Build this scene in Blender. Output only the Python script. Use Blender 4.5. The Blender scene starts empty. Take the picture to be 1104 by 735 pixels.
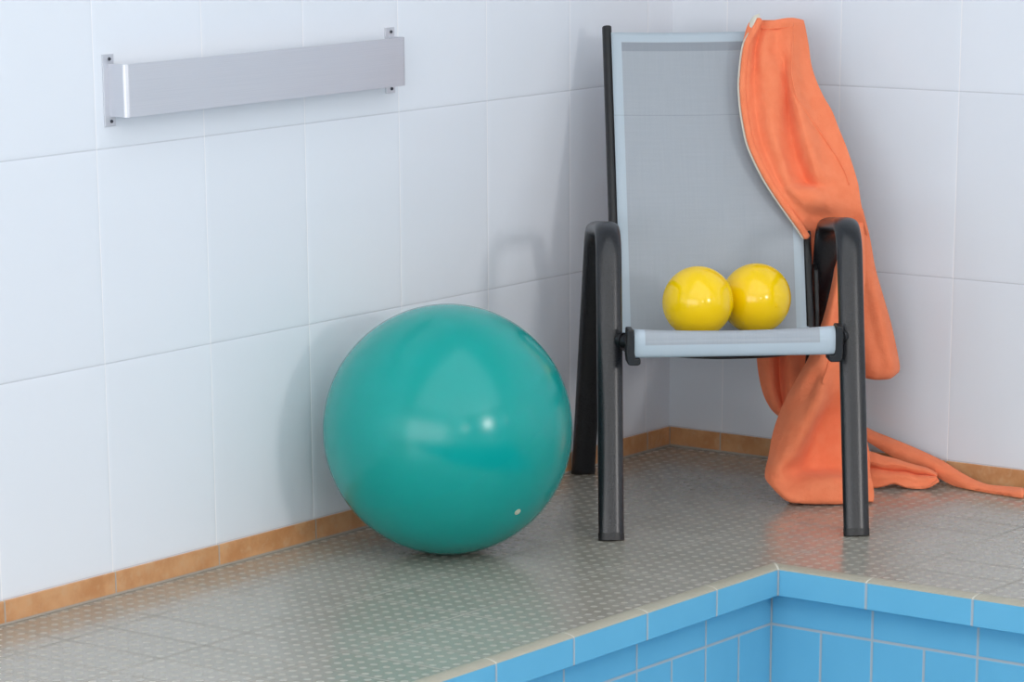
import bpy, bmesh, math
from mathutils import Vector, Matrix
from math import sin, cos, pi, radians

sc = bpy.context.scene
COL = sc.collection

# ---------------------------------------------------------------- camera
cam_d = bpy.data.cameras.new('camera'); cam = bpy.data.objects.new('camera', cam_d); COL.objects.link(cam)
sc.camera = cam
YAW, PITCH, ROLL = 0.6816488836, -0.2827046571, -0.0141067291
F_PX, PPX, PPY = 3600.6836, -115.8428, 462.1022
fw = Vector((-sin(YAW) * cos(PITCH), cos(YAW) * cos(PITCH), sin(PITCH)))
rt = Vector((cos(YAW), sin(YAW), 0)); up = rt.cross(fw)
r2 = rt * cos(ROLL) + up * sin(ROLL); u2 = up * cos(ROLL) - rt * sin(ROLL)
m = Matrix((r2, u2, -fw)).transposed().to_4x4()
m.translation = Vector((4.697104, -6.862325, 1.567852))
cam.matrix_world = m
cam_d.sensor_fit = 'HORIZONTAL'; cam_d.sensor_width = 36.0
cam_d.lens = F_PX / 1104 * 36.0
cam_d.shift_x = -PPX / 1104; cam_d.shift_y = PPY / 1104
cam_d.clip_start = 0.05; cam_d.clip_end = 100

# ---------------------------------------------------------------- world, daylight, exposure
vs = sc.view_settings
sc.display_settings.display_device = 'sRGB'
vs.view_transform = 'Standard'; vs.look = 'None'; vs.gamma = 1.0; vs.use_curve_mapping = False
vs.exposure = 0.0
world = bpy.data.worlds.new('sky'); sc.world = world; world.use_nodes = True
bgn = world.node_tree.nodes['Background']; bgn.inputs[0].default_value = (0.75, 0.85, 1.0, 1); bgn.inputs[1].default_value = 0.3


def area(name, loc, target, sx, sy, power, col):
    l = bpy.data.lights.new(name, 'AREA'); l.shape = 'RECTANGLE'; l.size = sx; l.size_y = sy
    l.energy = power; l.color = col
    o = bpy.data.objects.new(name, l); COL.objects.link(o)
    o.location = loc
    d = Vector(target) - Vector(loc)
    o.rotation_euler = d.to_track_quat('-Z', 'Y').to_euler()
    return o


# daylight entering by the windows of the long right-hand wall, then added fill lamps
WIN = [(-6.1, 1.9, 0.7, 0.7, 22), (-3.0, 1.85, 0.7, 0.7, 66), (-0.9, 1.85, 0.5, 0.7, 4)]
for i, (wy, wz, sx, sz, pw) in enumerate(WIN):
    area('daylight_window', (6.93, wy, wz), (0, wy, wz), sx, sz, pw, (1.0, 0.97, 0.95))
area('fill_wide', (6.97, -3.0, 1.55), (0, -3.0, 1.55), 5.6, 1.9, 10, (0.97, 0.98, 1.0))  # wide dim lamp added to lift the far corner, not a separate window
area('fill_front', (3.6, -9.9, 1.6), (3.6, 0, 1.6), 6.4, 2.5, 200, (0.97, 0.98, 1.0))  # unseen lamp added as frontal fill for the back wall
area('fill_overhead', (3.2, -3.6, 2.86), (3.2, -3.6, 0), 5.0, 5.0, 95, (0.96, 0.98, 1.0))  # overhead fill lamp added under the closed ceiling, no rooflight there


# ---------------------------------------------------------------- helpers
def tag(o, label=None, cat=None, group=None, kind=None):
    if label: o['label'] = label
    if cat: o['category'] = cat
    if group: o['group'] = group
    if kind: o['kind'] = kind
    return o


def empty(name, loc=(0, 0, 0), rz=0.0):
    o = bpy.data.objects.new(name, None); o.location = loc; o.rotation_euler = (0, 0, rz)
    o.empty_display_size = 0.1; COL.objects.link(o); return o


def link(name, bm, mat, parent=None, smooth=True, loc=None):
    me = bpy.data.meshes.new(name)
    bmesh.ops.recalc_face_normals(bm, faces=bm.faces[:])
    bm.to_mesh(me); bm.free()
    if smooth:
        for p in me.polygons: p.use_smooth = True
    me.materials.append(mat)
    o = bpy.data.objects.new(name, me); COL.objects.link(o)
    if parent: o.parent = parent
    if loc: o.location = loc
    return o


def bevel_mod(o, w, seg=3, ang=40):
    b = o.modifiers.new('bevel', 'BEVEL'); b.width = w; b.segments = seg; b.limit_method = 'ANGLE'; b.angle_limit = radians(ang)
    b.harden_normals = False
    return o


def sharp(o, ang=40):
    o.data.set_sharp_from_angle(angle=radians(ang)); return o


def add_box(bm, c, s, rot=None):
    r = bmesh.ops.create_cube(bm, size=1)
    M = Matrix.Translation(c) @ (rot.to_4x4() if rot else Matrix.Identity(4)) @ Matrix.Diagonal((s[0], s[1], s[2], 1))
    bmesh.ops.transform(bm, matrix=M, verts=r['verts'])


def add_cyl(bm, a, b, r, seg=24, r2=None):
    a, b = Vector(a), Vector(b); d = b - a
    q = d.to_track_quat('Z', 'Y').to_matrix().to_4x4()
    res = bmesh.ops.create_cone(bm, cap_ends=True, segments=seg, radius1=r, radius2=r if r2 is None else r2, depth=d.length)
    bmesh.ops.transform(bm, matrix=Matrix.Translation((a + b) / 2) @ q, verts=res['verts'])


def cr(p, t):
    """Catmull-Rom through a list of Vectors, t in 0..n-1"""
    n = len(p); i = min(int(t), n - 2); f = t - i
    p1, p2 = p[i], p[i + 1]
    p0 = p[i - 1] if i > 0 else p1 * 2 - p2
    p3 = p[i + 2] if i + 2 < n else p2 * 2 - p1
    return 0.5 * ((2 * p1) + (p2 - p0) * f + (2 * p0 - 5 * p1 + 4 * p2 - p3) * f * f + (3 * p1 - p0 - 3 * p2 + p3) * f ** 3)


def resample(pts, k):
    pts = [Vector(p) for p in pts]
    return [cr(pts, i / k) for i in range((len(pts) - 1) * k + 1)]


def sweep(bm, path, prof, xref, cap=True):
    """sweep a closed 2D profile (u along xref, v along the normal of path in the plane)"""
    path = [Vector(p) for p in path]; rings = []
    for i, p in enumerate(path):
        t = (path[min(i + 1, len(path) - 1)] - path[max(i - 1, 0)]).normalized()
        x = Vector(xref); x = (x - t * x.dot(t)).normalized(); n = t.cross(x)
        rings.append([bm.verts.new(p + x * u + n * v) for u, v in prof])
    k = len(prof)
    for a, b in zip(rings, rings[1:]):
        for j in range(k):
            bm.faces.new((a[j], a[(j + 1) % k], b[(j + 1) % k], b[j]))
    if cap:
        bm.faces.new(rings[0]); bm.faces.new(rings[-1])


def sup(w, h, n=28, e=2.6):
    """super-ellipse profile"""
    o = []
    for i in range(n):
        a = 2 * pi * i / n; c, s = cos(a), sin(a)
        o.append((w / 2 * math.copysign(abs(c) ** (2 / e), c), h / 2 * math.copysign(abs(s) ** (2 / e), s)))
    return o


def grid(rows, ku, kv):
    rows = [[Vector(p) for p in r] for r in rows]
    dense = [[cr(r, i / ku) for i in range((len(r) - 1) * ku + 1)] for r in rows]
    out = []
    for j in range((len(rows) - 1) * kv + 1):
        out.append([cr([dense[a][i] for a in range(len(rows))], j / kv) for i in range(len(dense[0]))])
    return out


def grid_mesh(bm, g):
    V = [[bm.verts.new(p) for p in r] for r in g]
    for a, b in zip(V, V[1:]):
        for i in range(len(a) - 1):
            bm.faces.new((a[i], a[i + 1], b[i + 1], b[i]))


# ---------------------------------------------------------------- materials
class NT:
    def __init__(s, name):
        s.m = bpy.data.materials.new(name); s.m.use_nodes = True; s.t = s.m.node_tree; s.b = s.t.nodes['Principled BSDF']

    def n(s, typ, **kw):
        x = s.t.nodes.new(typ)
        for k, v in kw.items(): setattr(x, k, v)
        return x

    def link(s, a, b): s.t.links.new(a, b)

    def put(s, sock, v):
        if hasattr(v, 'is_output'): s.link(v, sock)
        else: sock.default_value = v

    def math(s, op, a, b=0.0, c=None, clamp=False):
        x = s.n('ShaderNodeMath', operation=op, use_clamp=clamp); s.put(x.inputs[0], a); s.put(x.inputs[1], b)
        if c is not None: s.put(x.inputs[2], c)
        return x.outputs[0]

    def mix(s, f, a, b):
        x = s.n('ShaderNodeMix', data_type='RGBA'); s.put(x.inputs[0], f); s.put(x.inputs[6], a); s.put(x.inputs[7], b)
        return x.outputs[2]

    def pos(s):
        x = s.n('ShaderNodeTexCoord'); sp = s.n('ShaderNodeSeparateXYZ'); s.link(x.outputs['Object'], sp.inputs[0]); return sp.outputs, x.outputs['Object']

    def noise(s, vec, scale, detail=3, rough=0.5):
        x = s.n('ShaderNodeTexNoise'); x.inputs['Scale'].default_value = scale; x.inputs['Detail'].default_value = detail
        x.inputs['Roughness'].default_value = rough
        if vec is not None: s.link(vec, x.inputs['Vector'])
        return x.outputs[0]

    def bump(s, h, strength=1.0, dist=0.001, nrm=None):
        x = s.n('ShaderNodeBump'); x.inputs['Strength'].default_value = strength; x.inputs['Distance'].default_value = dist
        s.link(h, x.inputs['Height'])
        if nrm is not None: s.link(nrm, x.inputs['Normal'])
        return x.outputs[0]

    def edge(s, c, off, w):
        """distance in metres to the nearest joint of a row of tiles of width w that has a joint at off"""
        t = s.math('DIVIDE', s.math('SUBTRACT', c, off), w)
        f = s.math('FRACT', t)
        return s.math('MULTIPLY', s.math('MINIMUM', f, s.math('SUBTRACT', 1.0, f)), w)

    def step(s, d, a, b):
        """0 at d<=a, 1 at d>=b"""
        x = s.n('ShaderNodeMapRange', interpolation_type='SMOOTHSTEP'); s.put(x.inputs[0], d)
        x.inputs[1].default_value = a; x.inputs[2].default_value = b
        return x.outputs[0]

    def cell(s, c1, o1, w1, c2=None, o2=0, w2=1):
        a = s.math('FLOOR', s.math('DIVIDE', s.math('SUBTRACT', c1, o1), w1))
        b = s.math('FLOOR', s.math('DIVIDE', s.math('SUBTRACT', c2, o2), w2)) if c2 is not None else 0.0
        cb = s.n('ShaderNodeCombineXYZ'); s.put(cb.inputs[0], a); s.put(cb.inputs[1], b)
        wn = s.n('ShaderNodeTexWhiteNoise', noise_dimensions='3D'); s.link(cb.outputs[0], wn.inputs[0])
        return wn.outputs[0]

    def set(s, col=None, rough=None, metal=None, spec=None, normal=None, **kw):
        i = s.b.inputs
        if col is not None: s.put(i['Base Color'], col)
        if rough is not None: s.put(i['Roughness'], rough)
        if metal is not None: s.put(i['Metallic'], metal)
        if spec is not None: s.put(i['Specular IOR Level'], spec)
        if normal is not None: s.link(normal, i['Normal'])
        for k, v in kw.items(): s.put(i[k.replace('_', ' ')], v)
        return s.m


def C(r, g, b):
    f = lambda v: (v / 255 / 12.92) if v / 255 <= 0.04045 else ((v / 255 + 0.055) / 1.055) ** 2.4
    return (f(r), f(g), f(b), 1)


TW, TA, TB = 0.31883, 0.10427, 0.15809          # wall tile width, first joints either side of the corner
H0, Z1, Z2 = 0.0486, 0.4785, 0.9070             # skirting top, first and second course joints


def wall_tiles(name, axis, sign, off):
    t = NT(name); o, vec = t.pos()
    c = t.math('MULTIPLY', o[axis], sign)
    dv = t.edge(c, off, TW); dz = t.edge(o[2], Z1, Z2 - Z1)
    d = t.math('MINIMUM', dv, dz)
    g = t.step(d, 0.0008, 0.0018)
    pillow = t.step(d, 0.0, 0.012)
    nz = t.noise(vec, 26, 1); wv = t.noise(vec, 1.6, 1)
    h = t.math('ADD', t.math('MULTIPLY', pillow, 0.55), t.math('MULTIPLY', t.step(d, 0.0006, 0.003), 0.5))
    b1 = t.bump(h, 0.5, 0.0012)
    b2 = t.bump(nz, 0.10, 0.0025, b1)
    tone = t.cell(c, off, TW, o[2], Z1, Z2 - Z1)
    base = t.mix(tone, C(226,230,237), C(230,234,241))
    gcol = t.mix(t.math('LESS_THAN', dv, dz), C(206, 209, 216), C(243,243,246))  # upright joints paler: their highlight is put into the grout colour
    col = t.mix(g, gcol, base)
    return t.set(col, 0.3, spec=0.35, normal=b2)


M_wl = wall_tiles('white_tiles_left', 1, -1.0, TA)
M_wb = wall_tiles('white_tiles_back', 0, 1.0, TB)
t = NT('plaster'); M_plaster = t.set((0.86, 0.86, 0.85, 1), 0.8)


def floor_mat():
    t = NT('studded_floor_tiles'); o, vec = t.pos()
    dx = t.edge(o[0], 0.1930, 0.25); dy = t.edge(o[1], -2.2287, 0.12500)
    d = t.math('MINIMUM', dx, dy)
    g = t.step(d, 0.0014, 0.0028)
    P = 0.03125
    ex = t.edge(o[0], 0.1930, P); ey = t.edge(o[1], -2.2287, 0.12500 / 4)
    # studs sit in the cell centres, away from the joints
    ax = t.math('SUBTRACT', P / 2, ex); ay = t.math('SUBTRACT', 0.12500 / 8, ey)
    rr = t.math('SQRT', t.math('ADD', t.math('MULTIPLY', ax, ax), t.math('MULTIPLY', ay, ay)))
    stud = t.math('SUBTRACT', 1.0, t.step(rr, 0.0060, 0.0098))
    h = t.math('ADD', t.math('MULTIPLY', stud, 1.0), t.math('MULTIPLY', g, 0.9))
    nz = t.noise(vec, 260, 3, 0.6); big = t.noise(vec, 5, 3)
    b1 = t.bump(h, 0.35, 0.0008)
    b2 = t.bump(nz, 0.12, 0.0005, b1)
    tone = t.cell(o[0], 0.193, 0.25, o[1], -2.2287, 0.12500)
    col = t.mix(tone, C(154,149,137), C(162,157,146))
    col = t.mix(t.math('MULTIPLY', big, 0.25), col, C(132, 126, 116))
    col = t.mix(t.math('MULTIPLY', stud, 0.8), col, C(182,178,167))   # worn tops of the studs
    speck = t.step(t.noise(vec, 420, 2), 0.62, 0.70)
    col = t.mix(t.math('MULTIPLY', speck, 0.3), col, C(110, 100, 90))
    joint = t.mix(t.step(t.noise(vec, 3.0, 2), 0.42, 0.6), C(146, 142, 134), C(172, 168, 159))
    col = t.mix(g, joint, col)
    rough = t.math('ADD', t.math('ADD', 0.17, t.math('MULTIPLY', stud, 0.15)), t.math('MULTIPLY', t.math('SUBTRACT', 1.0, g), 0.4))
    sp = t.math('MULTIPLY', t.math('MULTIPLY', 1.0, g), t.math('SUBTRACT', 1.0, t.math('MULTIPLY', stud, 0.55)))
    return t.set(col, rough, spec=sp, normal=b2)


M_floor = floor_mat()

t = NT('terracotta_skirting'); o, vec = t.pos()
c = t.math('ADD', t.math('MULTIPLY', o[1], -1.0), 0.0)
SK = {}
for nm, axis, sign, off in (('left', 1, -1.0, TA), ('back', 0, 1.0, TB)):
    t = NT('terracotta_skirting_' + nm); o, vec = t.pos()
    c = t.math('MULTIPLY', o[axis], sign)
    d = t.math('MINIMUM', t.edge(c, off, TW), t.math('ABSOLUTE', t.math('SUBTRACT', c, 0.0068))); g = t.step(d, 0.0012, 0.0026)
    lo = t.step(o[2], 0.0040, 0.0058)
    g = t.math('MULTIPLY', g, lo)
    nz = t.noise(vec, 13, 5, 0.62); n2 = t.noise(vec, 55, 3)
    tone = t.cell(c, off, TW)
    col = t.mix(t.step(nz, 0.35, 0.68), C(218, 166, 120), C(196, 136, 88))
    col = t.mix(t.math('MULTIPLY', t.step(n2, 0.5, 0.7), 0.45), col, C(214, 176, 140))
    col = t.mix(t.math('MULTIPLY', tone, 0.45), col, C(178, 128, 84))
    col = t.mix(g, C(178, 168, 158), col)
    SK[nm] = t.set(col, 0.33, spec=0.45, normal=t.bump(t.math('ADD', g, t.math('MULTIPLY', n2, 0.2)), 0.6, 0.0008))


def pool_mat(name, axis, sign, first, w, zj=None, corner=None):
    """glazed blue tiles; joints at `first` and every w on; optional horizontal joint"""
    t = NT(name); o, vec = t.pos()
    c = t.math('MULTIPLY', o[axis], sign)
    d = t.edge(c, first, w)
    if corner is not None: d = t.math('MINIMUM', d, t.math('ABSOLUTE', t.math('SUBTRACT', c, corner)))
    if zj is not None:
        # strip course above zj has the full width, upright half-width tiles below
        d2 = t.edge(c, first, w / 2)
        below = t.math('LESS_THAN', o[2], zj)
        d = t.math('MINIMUM', d, t.math('ADD', d2, t.math('MULTIPLY', t.math('SUBTRACT', 1.0, below), 10.0)))
        dz = t.math('ABSOLUTE', t.math('SUBTRACT', o[2], zj))
        d = t.math('MINIMUM', d, dz)
        dz2 = t.edge(o[2], zj, 0.25)
        d = t.math('MINIMUM', d, t.math('ADD', dz2, t.math('MULTIPLY', t.math('SUBTRACT', 1.0, below), 10.0)))
    g = t.step(d, 0.0022, 0.0036)
    nz = t.noise(vec, 9, 2)
    col = t.mix(nz, C(104,176,208), C(114,184,214))
    col = t.mix(g, C(172, 179, 184), col)
    rough = t.math('SUBTRACT', 0.8, t.math('MULTIPLY', g, 0.5))
    hh = t.math('ADD', t.step(d, 0.001, 0.006), t.math('MULTIPLY', t.noise(vec, 30, 1), 0.12))
    return t.set(col, rough, spec=0.35, normal=t.bump(hh, 0.7, 0.0012))


PX, PY = 0.97518, -1.01350
EZ, EH = 0.005, 0.05684
REC, STRIP = 0.0426, 0.07433
QX, QY = PX - REC, PY + REC
M_edge_b = pool_mat('blue_edge_tiles_back', 0, 1.0, PX - 0.0345, 0.25, corner=PX)
M_edge_l = pool_mat('blue_edge_tiles_left', 1, -1.0, -PY - 0.0182, 0.25, corner=-PY)
ZJ = -EZ - EH - STRIP
M_pool_b = pool_mat('blue_wall_tiles_back', 0, 1.0, QX, 0.25, ZJ)
M_pool_l = pool_mat('blue_wall_tiles_left', 1, -1.0, -QY, 0.25, ZJ)

t = NT('beige_edge_nosing'); o, vec = t.pos()
db = t.edge(o[0], PX - 0.0345, 0.25); dl = t.edge(o[1], -(-PY - 0.0182), 0.25)
onback = t.math('GREATER_THAN', o[1], PY - 0.0005)
d = t.math('ADD', t.math('MULTIPLY', db, onback), t.math('MULTIPLY', dl, t.math('SUBTRACT', 1.0, onback)))
d = t.math('MINIMUM', d, t.math('MULTIPLY', t.math('ABSOLUTE', t.math('ADD', t.math('SUBTRACT', o[0], PX), t.math('SUBTRACT', o[1], PY))), 0.707))
g = t.step(d, 0.0012, 0.0026)
db2 = t.edge(o[0], PX - 0.0345, 0.03125); dl2 = t.edge(o[1], -(-PY - 0.0182), 0.03125)
d2 = t.math('ADD', t.math('MULTIPLY', db2, onback), t.math('MULTIPLY', dl2, t.math('SUBTRACT', 1.0, onback)))
gr = t.step(d2, 0.0, 0.005)
col = t.mix(t.noise(vec, 14, 3), C(174, 169, 152), C(162, 157, 141))
col = t.mix(g, C(205, 203, 190), col)
M_nose = t.set(col, 0.42, spec=0.4, normal=t.bump(t.math('ADD', gr, g), 0.5, 0.0008))

t = NT('teal_vinyl'); o, vec = t.pos()
nz = t.noise(vec, 300, 2); n2 = t.noise(vec, 14, 4)
sl = t.math('SUBTRACT', o[2], t.math('MULTIPLY', o[1], 0.55))
sl = t.math('ABSOLUTE', t.math('SUBTRACT', sl, t.math('MULTIPLY', o[0], 0.15)))
seam = t.math('SUBTRACT', 1.0, t.step(sl, 0.0008, 0.003))
col = t.mix(n2, C(0,148,141), C(2,155,149))
M_teal = t.set(col, t.math('ADD', 0.17, t.math('MULTIPLY', n2, 0.08)), spec=0.4,
               normal=t.bump(nz, 0.08, 0.0005, t.bump(seam, 0.25, 0.0004)))
t = NT('pale_plug'); M_plug = t.set(C(190, 196, 176), 0.5)
t = NT('yellow_vinyl'); o, vec = t.pos()
M_yellow = t.set(t.mix(t.noise(vec, 18, 3), C(244, 200, 0), C(250, 208, 6)), 0.16, spec=0.5, normal=t.bump(t.noise(vec, 160, 2), 0.05, 0.0005))

t = NT('anthracite_powder_coat'); o, vec = t.pos()
nz = t.noise(vec, 900, 2); sc_ = t.step(t.noise(vec, 60, 5, 0.7), 0.66, 0.74)
col = t.mix(t.math('MULTIPLY', sc_, 0.3), C(26,27,31), C(110, 112, 118))
M_metal = t.set(col, t.math('ADD', 0.24, t.math('MULTIPLY', nz, 0.08)), metal=0.0, spec=0.5, normal=t.bump(nz, 0.15, 0.0004))
t = NT('black_plastic'); M_black = t.set(C(22, 22, 24), 0.42, spec=0.45)
t = NT('bolt_steel'); M_bolt = t.set(C(120, 122, 128), 0.35, metal=0.9)

t = NT('satin_aluminium'); o, vec = t.pos()
mp = t.n('ShaderNodeMapping'); t.link(vec, mp.inputs[0]); mp.inputs['Scale'].default_value = (1, 1.5, 300)
nz = t.noise(mp.outputs[0], 3, 3)
M_alu = t.set(t.mix(nz, C(205, 207, 214), C(220, 221, 226)), 0.42, metal=0.85, normal=t.bump(nz, 0.05, 0.0004))
t = NT('screw_dark'); M_screw = t.set(C(70, 72, 78), 0.4, metal=0.8)


def sling_mat(banded):
    """woven sling; uv in metres measured from the hem edges: u from the left, v from the free end"""
    t = NT('woven_grey_sling_back' if banded else 'woven_grey_sling_seat'); uv = t.n('ShaderNodeUVMap'); uv.uv_map = 'UVMap'
    sp = t.n('ShaderNodeSeparateXYZ'); t.link(uv.outputs[0], sp.inputs[0])
    u, v = sp.outputs[0], sp.outputs[1]
    o, vec = t.pos()
    # v<10: the back piece; seat piece stored with v+20
    W_ = 0.426
    du = t.math('MINIMUM', u, t.math('SUBTRACT', W_, u))
    hem = t.math('SUBTRACT', 1.0, t.step(du, 0.0225, 0.0238))
    hem2 = t.math('SUBTRACT', 1.0, t.step(v, 0.0225, 0.0238))
    band = t.math('MULTIPLY', t.step(v, 0.0235, 0.0245), t.math('SUBTRACT', 1.0, t.step(v, 0.044, 0.046)))
    band = t.math('MULTIPLY', band, t.math('SUBTRACT', 1.0, hem))
    hh = t.math('MAXIMUM', hem, hem2)
    wx = t.math('SINE', t.math('MULTIPLY', u, 2 * pi / 0.0021)); wy = t.math('SINE', t.math('MULTIPLY', v, 2 * pi / 0.0021))
    weave = t.math('ADD', t.math('MULTIPLY', t.math('MULTIPLY', wx, wy), 0.5), 0.5)
    mp = t.n('ShaderNodeMapping'); t.link(uv.outputs[0], mp.inputs[0]); mp.inputs['Scale'].default_value = (260, 8, 1)
    mq = t.n('ShaderNodeMapping'); t.link(uv.outputs[0], mq.inputs[0]); mq.inputs['Scale'].default_value = (8, 260, 1)
    th = t.math('MULTIPLY', t.math('ADD', t.noise(mp.outputs[0], 1, 2), t.noise(mq.outputs[0], 1, 2)), 0.5)
    col = t.mix(t.step(th, 0.1, 0.9), C(163,169,176), C(173,178,184))
    col = t.mix(t.math('MULTIPLY', weave, 0.22), col, C(96, 104, 116))
    col = t.mix(t.math('MULTIPLY', hh, 0.75), col, C(184,198,208))
    col = t.mix(t.math('MULTIPLY', band, 0.35 if banded else 0.0), col, C(100, 108, 118))
    line = t.math('SUBTRACT', 1.0, t.step(t.math('ABSOLUTE', t.math('SUBTRACT', v, 0.2)), 0.0004, 0.0014))
    col = t.mix(t.math('MULTIPLY', line, 0.25 if banded else 0.0), col, C(90, 96, 104))
    return t.set(col, 0.6, spec=0.3, normal=t.bump(t.math('ADD', weave, t.math('MULTIPLY', hh, 0.8)), 0.35, 0.0006))


M_sling_b = sling_mat(True); M_sling_s = sling_mat(False)


def terry(name, c1, c2):
    t = NT(name); o, vec = t.pos()
    n1 = t.noise(vec, 300, 3, 0.7); n2 = t.noise(vec, 32, 4, 0.55); n3 = t.noise(vec, 9, 3)
    col = t.mix(t.step(n2, 0.3, 0.7), c1, c2)
    b = t.bump(n1, 0.8, 0.002, t.bump(n2, 0.35, 0.006, t.bump(n3, 0.5, 0.03)))
    m = t.set(col, 0.9, spec=0.15, normal=b)
    t.b.inputs['Sheen Weight'].default_value = 0.35; t.b.inputs['Sheen Roughness'].default_value = 0.5
    t.b.inputs['Sheen Tint'].default_value = C(255, 190, 160)
    return m


M_terry = terry('orange_terry', C(246,133,92), C(250,141,100))
t = NT('cream_lining'); o, vec = t.pos()
M_cream = t.set(C(214, 208, 194), 0.85, normal=t.bump(t.noise(vec, 500, 2), 0.3, 0.0008))

# ---------------------------------------------------------------- the room
RX, FYW, CZ = 7.0, -10.0, 2.9        # right wall, front wall, ceiling
POOL_R, POOL_F = 3.9, -6.0


def slab(name, x0, x1, y0, y1, z0, z1, mat, kind='structure'):
    bm = bmesh.new(); add_box(bm, ((x0 + x1) / 2, (y0 + y1) / 2, (z0 + z1) / 2), (x1 - x0, y1 - y0, z1 - z0))
    o = link(name, bm, mat, smooth=False); o['kind'] = kind; return o


slab('wall_left', -0.15, 0, FYW, 0.0, 0.0, CZ, M_wl)
slab('wall_back', -0.15, RX, 0, 0.15, 0.0, CZ, M_wb)
slab('ceiling', -0.15, RX + 0.15, FYW - 0.15, 0.15, CZ, CZ + 0.1, M_plaster)


def wall_with_holes(name, along, fixed, thick, lo, hi, holes, mat):
    """wall of boxes around rectangular openings; holes = (a0,a1,z0,z1)"""
    bm = bmesh.new(); cur = lo
    def bx(a0, a1, z0, z1):
        if a1 - a0 < 1e-4 or z1 - z0 < 1e-4: return
        if along == 'y': add_box(bm, (fixed + thick / 2, (a0 + a1) / 2, (z0 + z1) / 2), (abs(thick), a1 - a0, z1 - z0))
        else: add_box(bm, ((a0 + a1) / 2, fixed + thick / 2, (z0 + z1) / 2), (a1 - a0, abs(thick), z1 - z0))
    for a0, a1, z0, z1 in sorted(holes):
        bx(cur, a0, 0, CZ); bx(a0, a1, 0, z0); bx(a0, a1, z1, CZ); cur = a1
    bx(cur, hi, 0, CZ)
    o = link(name, bm, mat, smooth=False); o['kind'] = 'structure'; return o


holes = [(-6.75, -0.15, 0.5, 2.6)]
wall_with_holes('wall_right', 'y', RX, 0.15, FYW, 0.15, holes, M_plaster)
wall_with_holes('wall_front', 'x', FYW, -0.15, -0.15, RX + 0.15, [(1.0, 6.2, 0.5, 2.7)], M_plaster)
t = NT('window_frame_white'); M_frame = t.set((0.8, 0.8, 0.8, 1), 0.4)
for i, (a0, a1, z0, z1) in enumerate(holes):
    bm = bmesh.new(); x = RX + 0.1
    for c, s in (((x, (a0 + a1) / 2, z0 + .025), (.06, a1 - a0, .05)), ((x, (a0 + a1) / 2, z1 - .025), (.06, a1 - a0, .05)),
                 ((x, a0 + .025, (z0 + z1) / 2), (.06, .05, z1 - z0)), ((x, a1 - .025, (z0 + z1) / 2), (.06, .05, z1 - z0)),
                 ((x, a0 + (a1 - a0) / 3, (z0 + z1) / 2), (.05, .05, z1 - z0)), ((x, a0 + (a1 - a0) * 2 / 3, (z0 + z1) / 2), (.05, .05, z1 - z0))):
        add_box(bm, c, s)
    o = link('window_%d' % (i + 1), bm, M_frame, smooth=False); o['kind'] = 'structure'
bm = bmesh.new(); y = FYW - 0.1
for c, s in (((3.6, y, .525), (5.2, .06, .05)), ((3.6, y, 2.675), (5.2, .06, .05))):
    add_box(bm, c, s)
for k in range(5): add_box(bm, (1.03 + k * 1.285, y, 1.6), (.06, .06, 2.2))
o = link('window_2', bm, M_frame, smooth=False); o['kind'] = 'structure'

# floor: a deck round the pool opening, as one slab mesh with a hole
NX = PX - 0.034          # where the flat tiles end and the nosing begins
NY = PY + 0.034
bm = bmesh.new()
xs = [0, NX, POOL_R, RX]; ys = [FYW, POOL_F, NY, 0]
for i in range(3):
    for j in range(3):
        if i == 1 and j == 1: continue
        vs_ = [bm.verts.new((x, y, 0)) for x, y in ((xs[i], ys[j]), (xs[i + 1], ys[j]), (xs[i + 1], ys[j + 1]), (xs[i], ys[j + 1]))]
        bm.faces.new(vs_)
bmesh.ops.remove_doubles(bm, verts=bm.verts[:], dist=1e-5)
bmesh.ops.recalc_face_normals(bm, faces=bm.faces[:])
for f in bm.faces:
    if f.normal.z < 0: f.normal_flip()
me = bpy.data.meshes.new('floor'); bm.to_mesh(me); bm.free(); me.materials.append(M_floor)
floor = bpy.data.objects.new('floor', me); COL.objects.link(floor); floor['kind'] = 'structure'


def ell(name, prof, mat_pair, cx, cy, ex, ey):
    """profile (d outwards towards the pool, z) swept along the L of the two pool sides, mitred in the inner corner"""
    bm = bmesh.new()
    for k in (0, 1):
        if mat_pair[k] is None: continue
        if k == 0:   # back side, runs +x
            ra = [bm.verts.new((cx + d, cy - d, z)) for d, z in prof]; rb = [bm.verts.new((ex, cy - d, z)) for d, z in prof]
        else:        # left side, runs -y
            ra = [bm.verts.new((cx + d, cy - d, z)) for d, z in prof]; rb = [bm.verts.new((cx + d, ey, z)) for d, z in prof]
        for i in range(len(prof) - 1): bm.faces.new((ra[i], ra[i + 1], rb[i + 1], rb[i]))
    me_mat = [x for x in mat_pair if x][0]
    bmesh.ops.remove_doubles(bm, verts=bm.verts[:], dist=1e-6)
    o = link(name, bm, me_mat, smooth=True); o['kind'] = 'structure'; sharp(o, 35); return o


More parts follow.
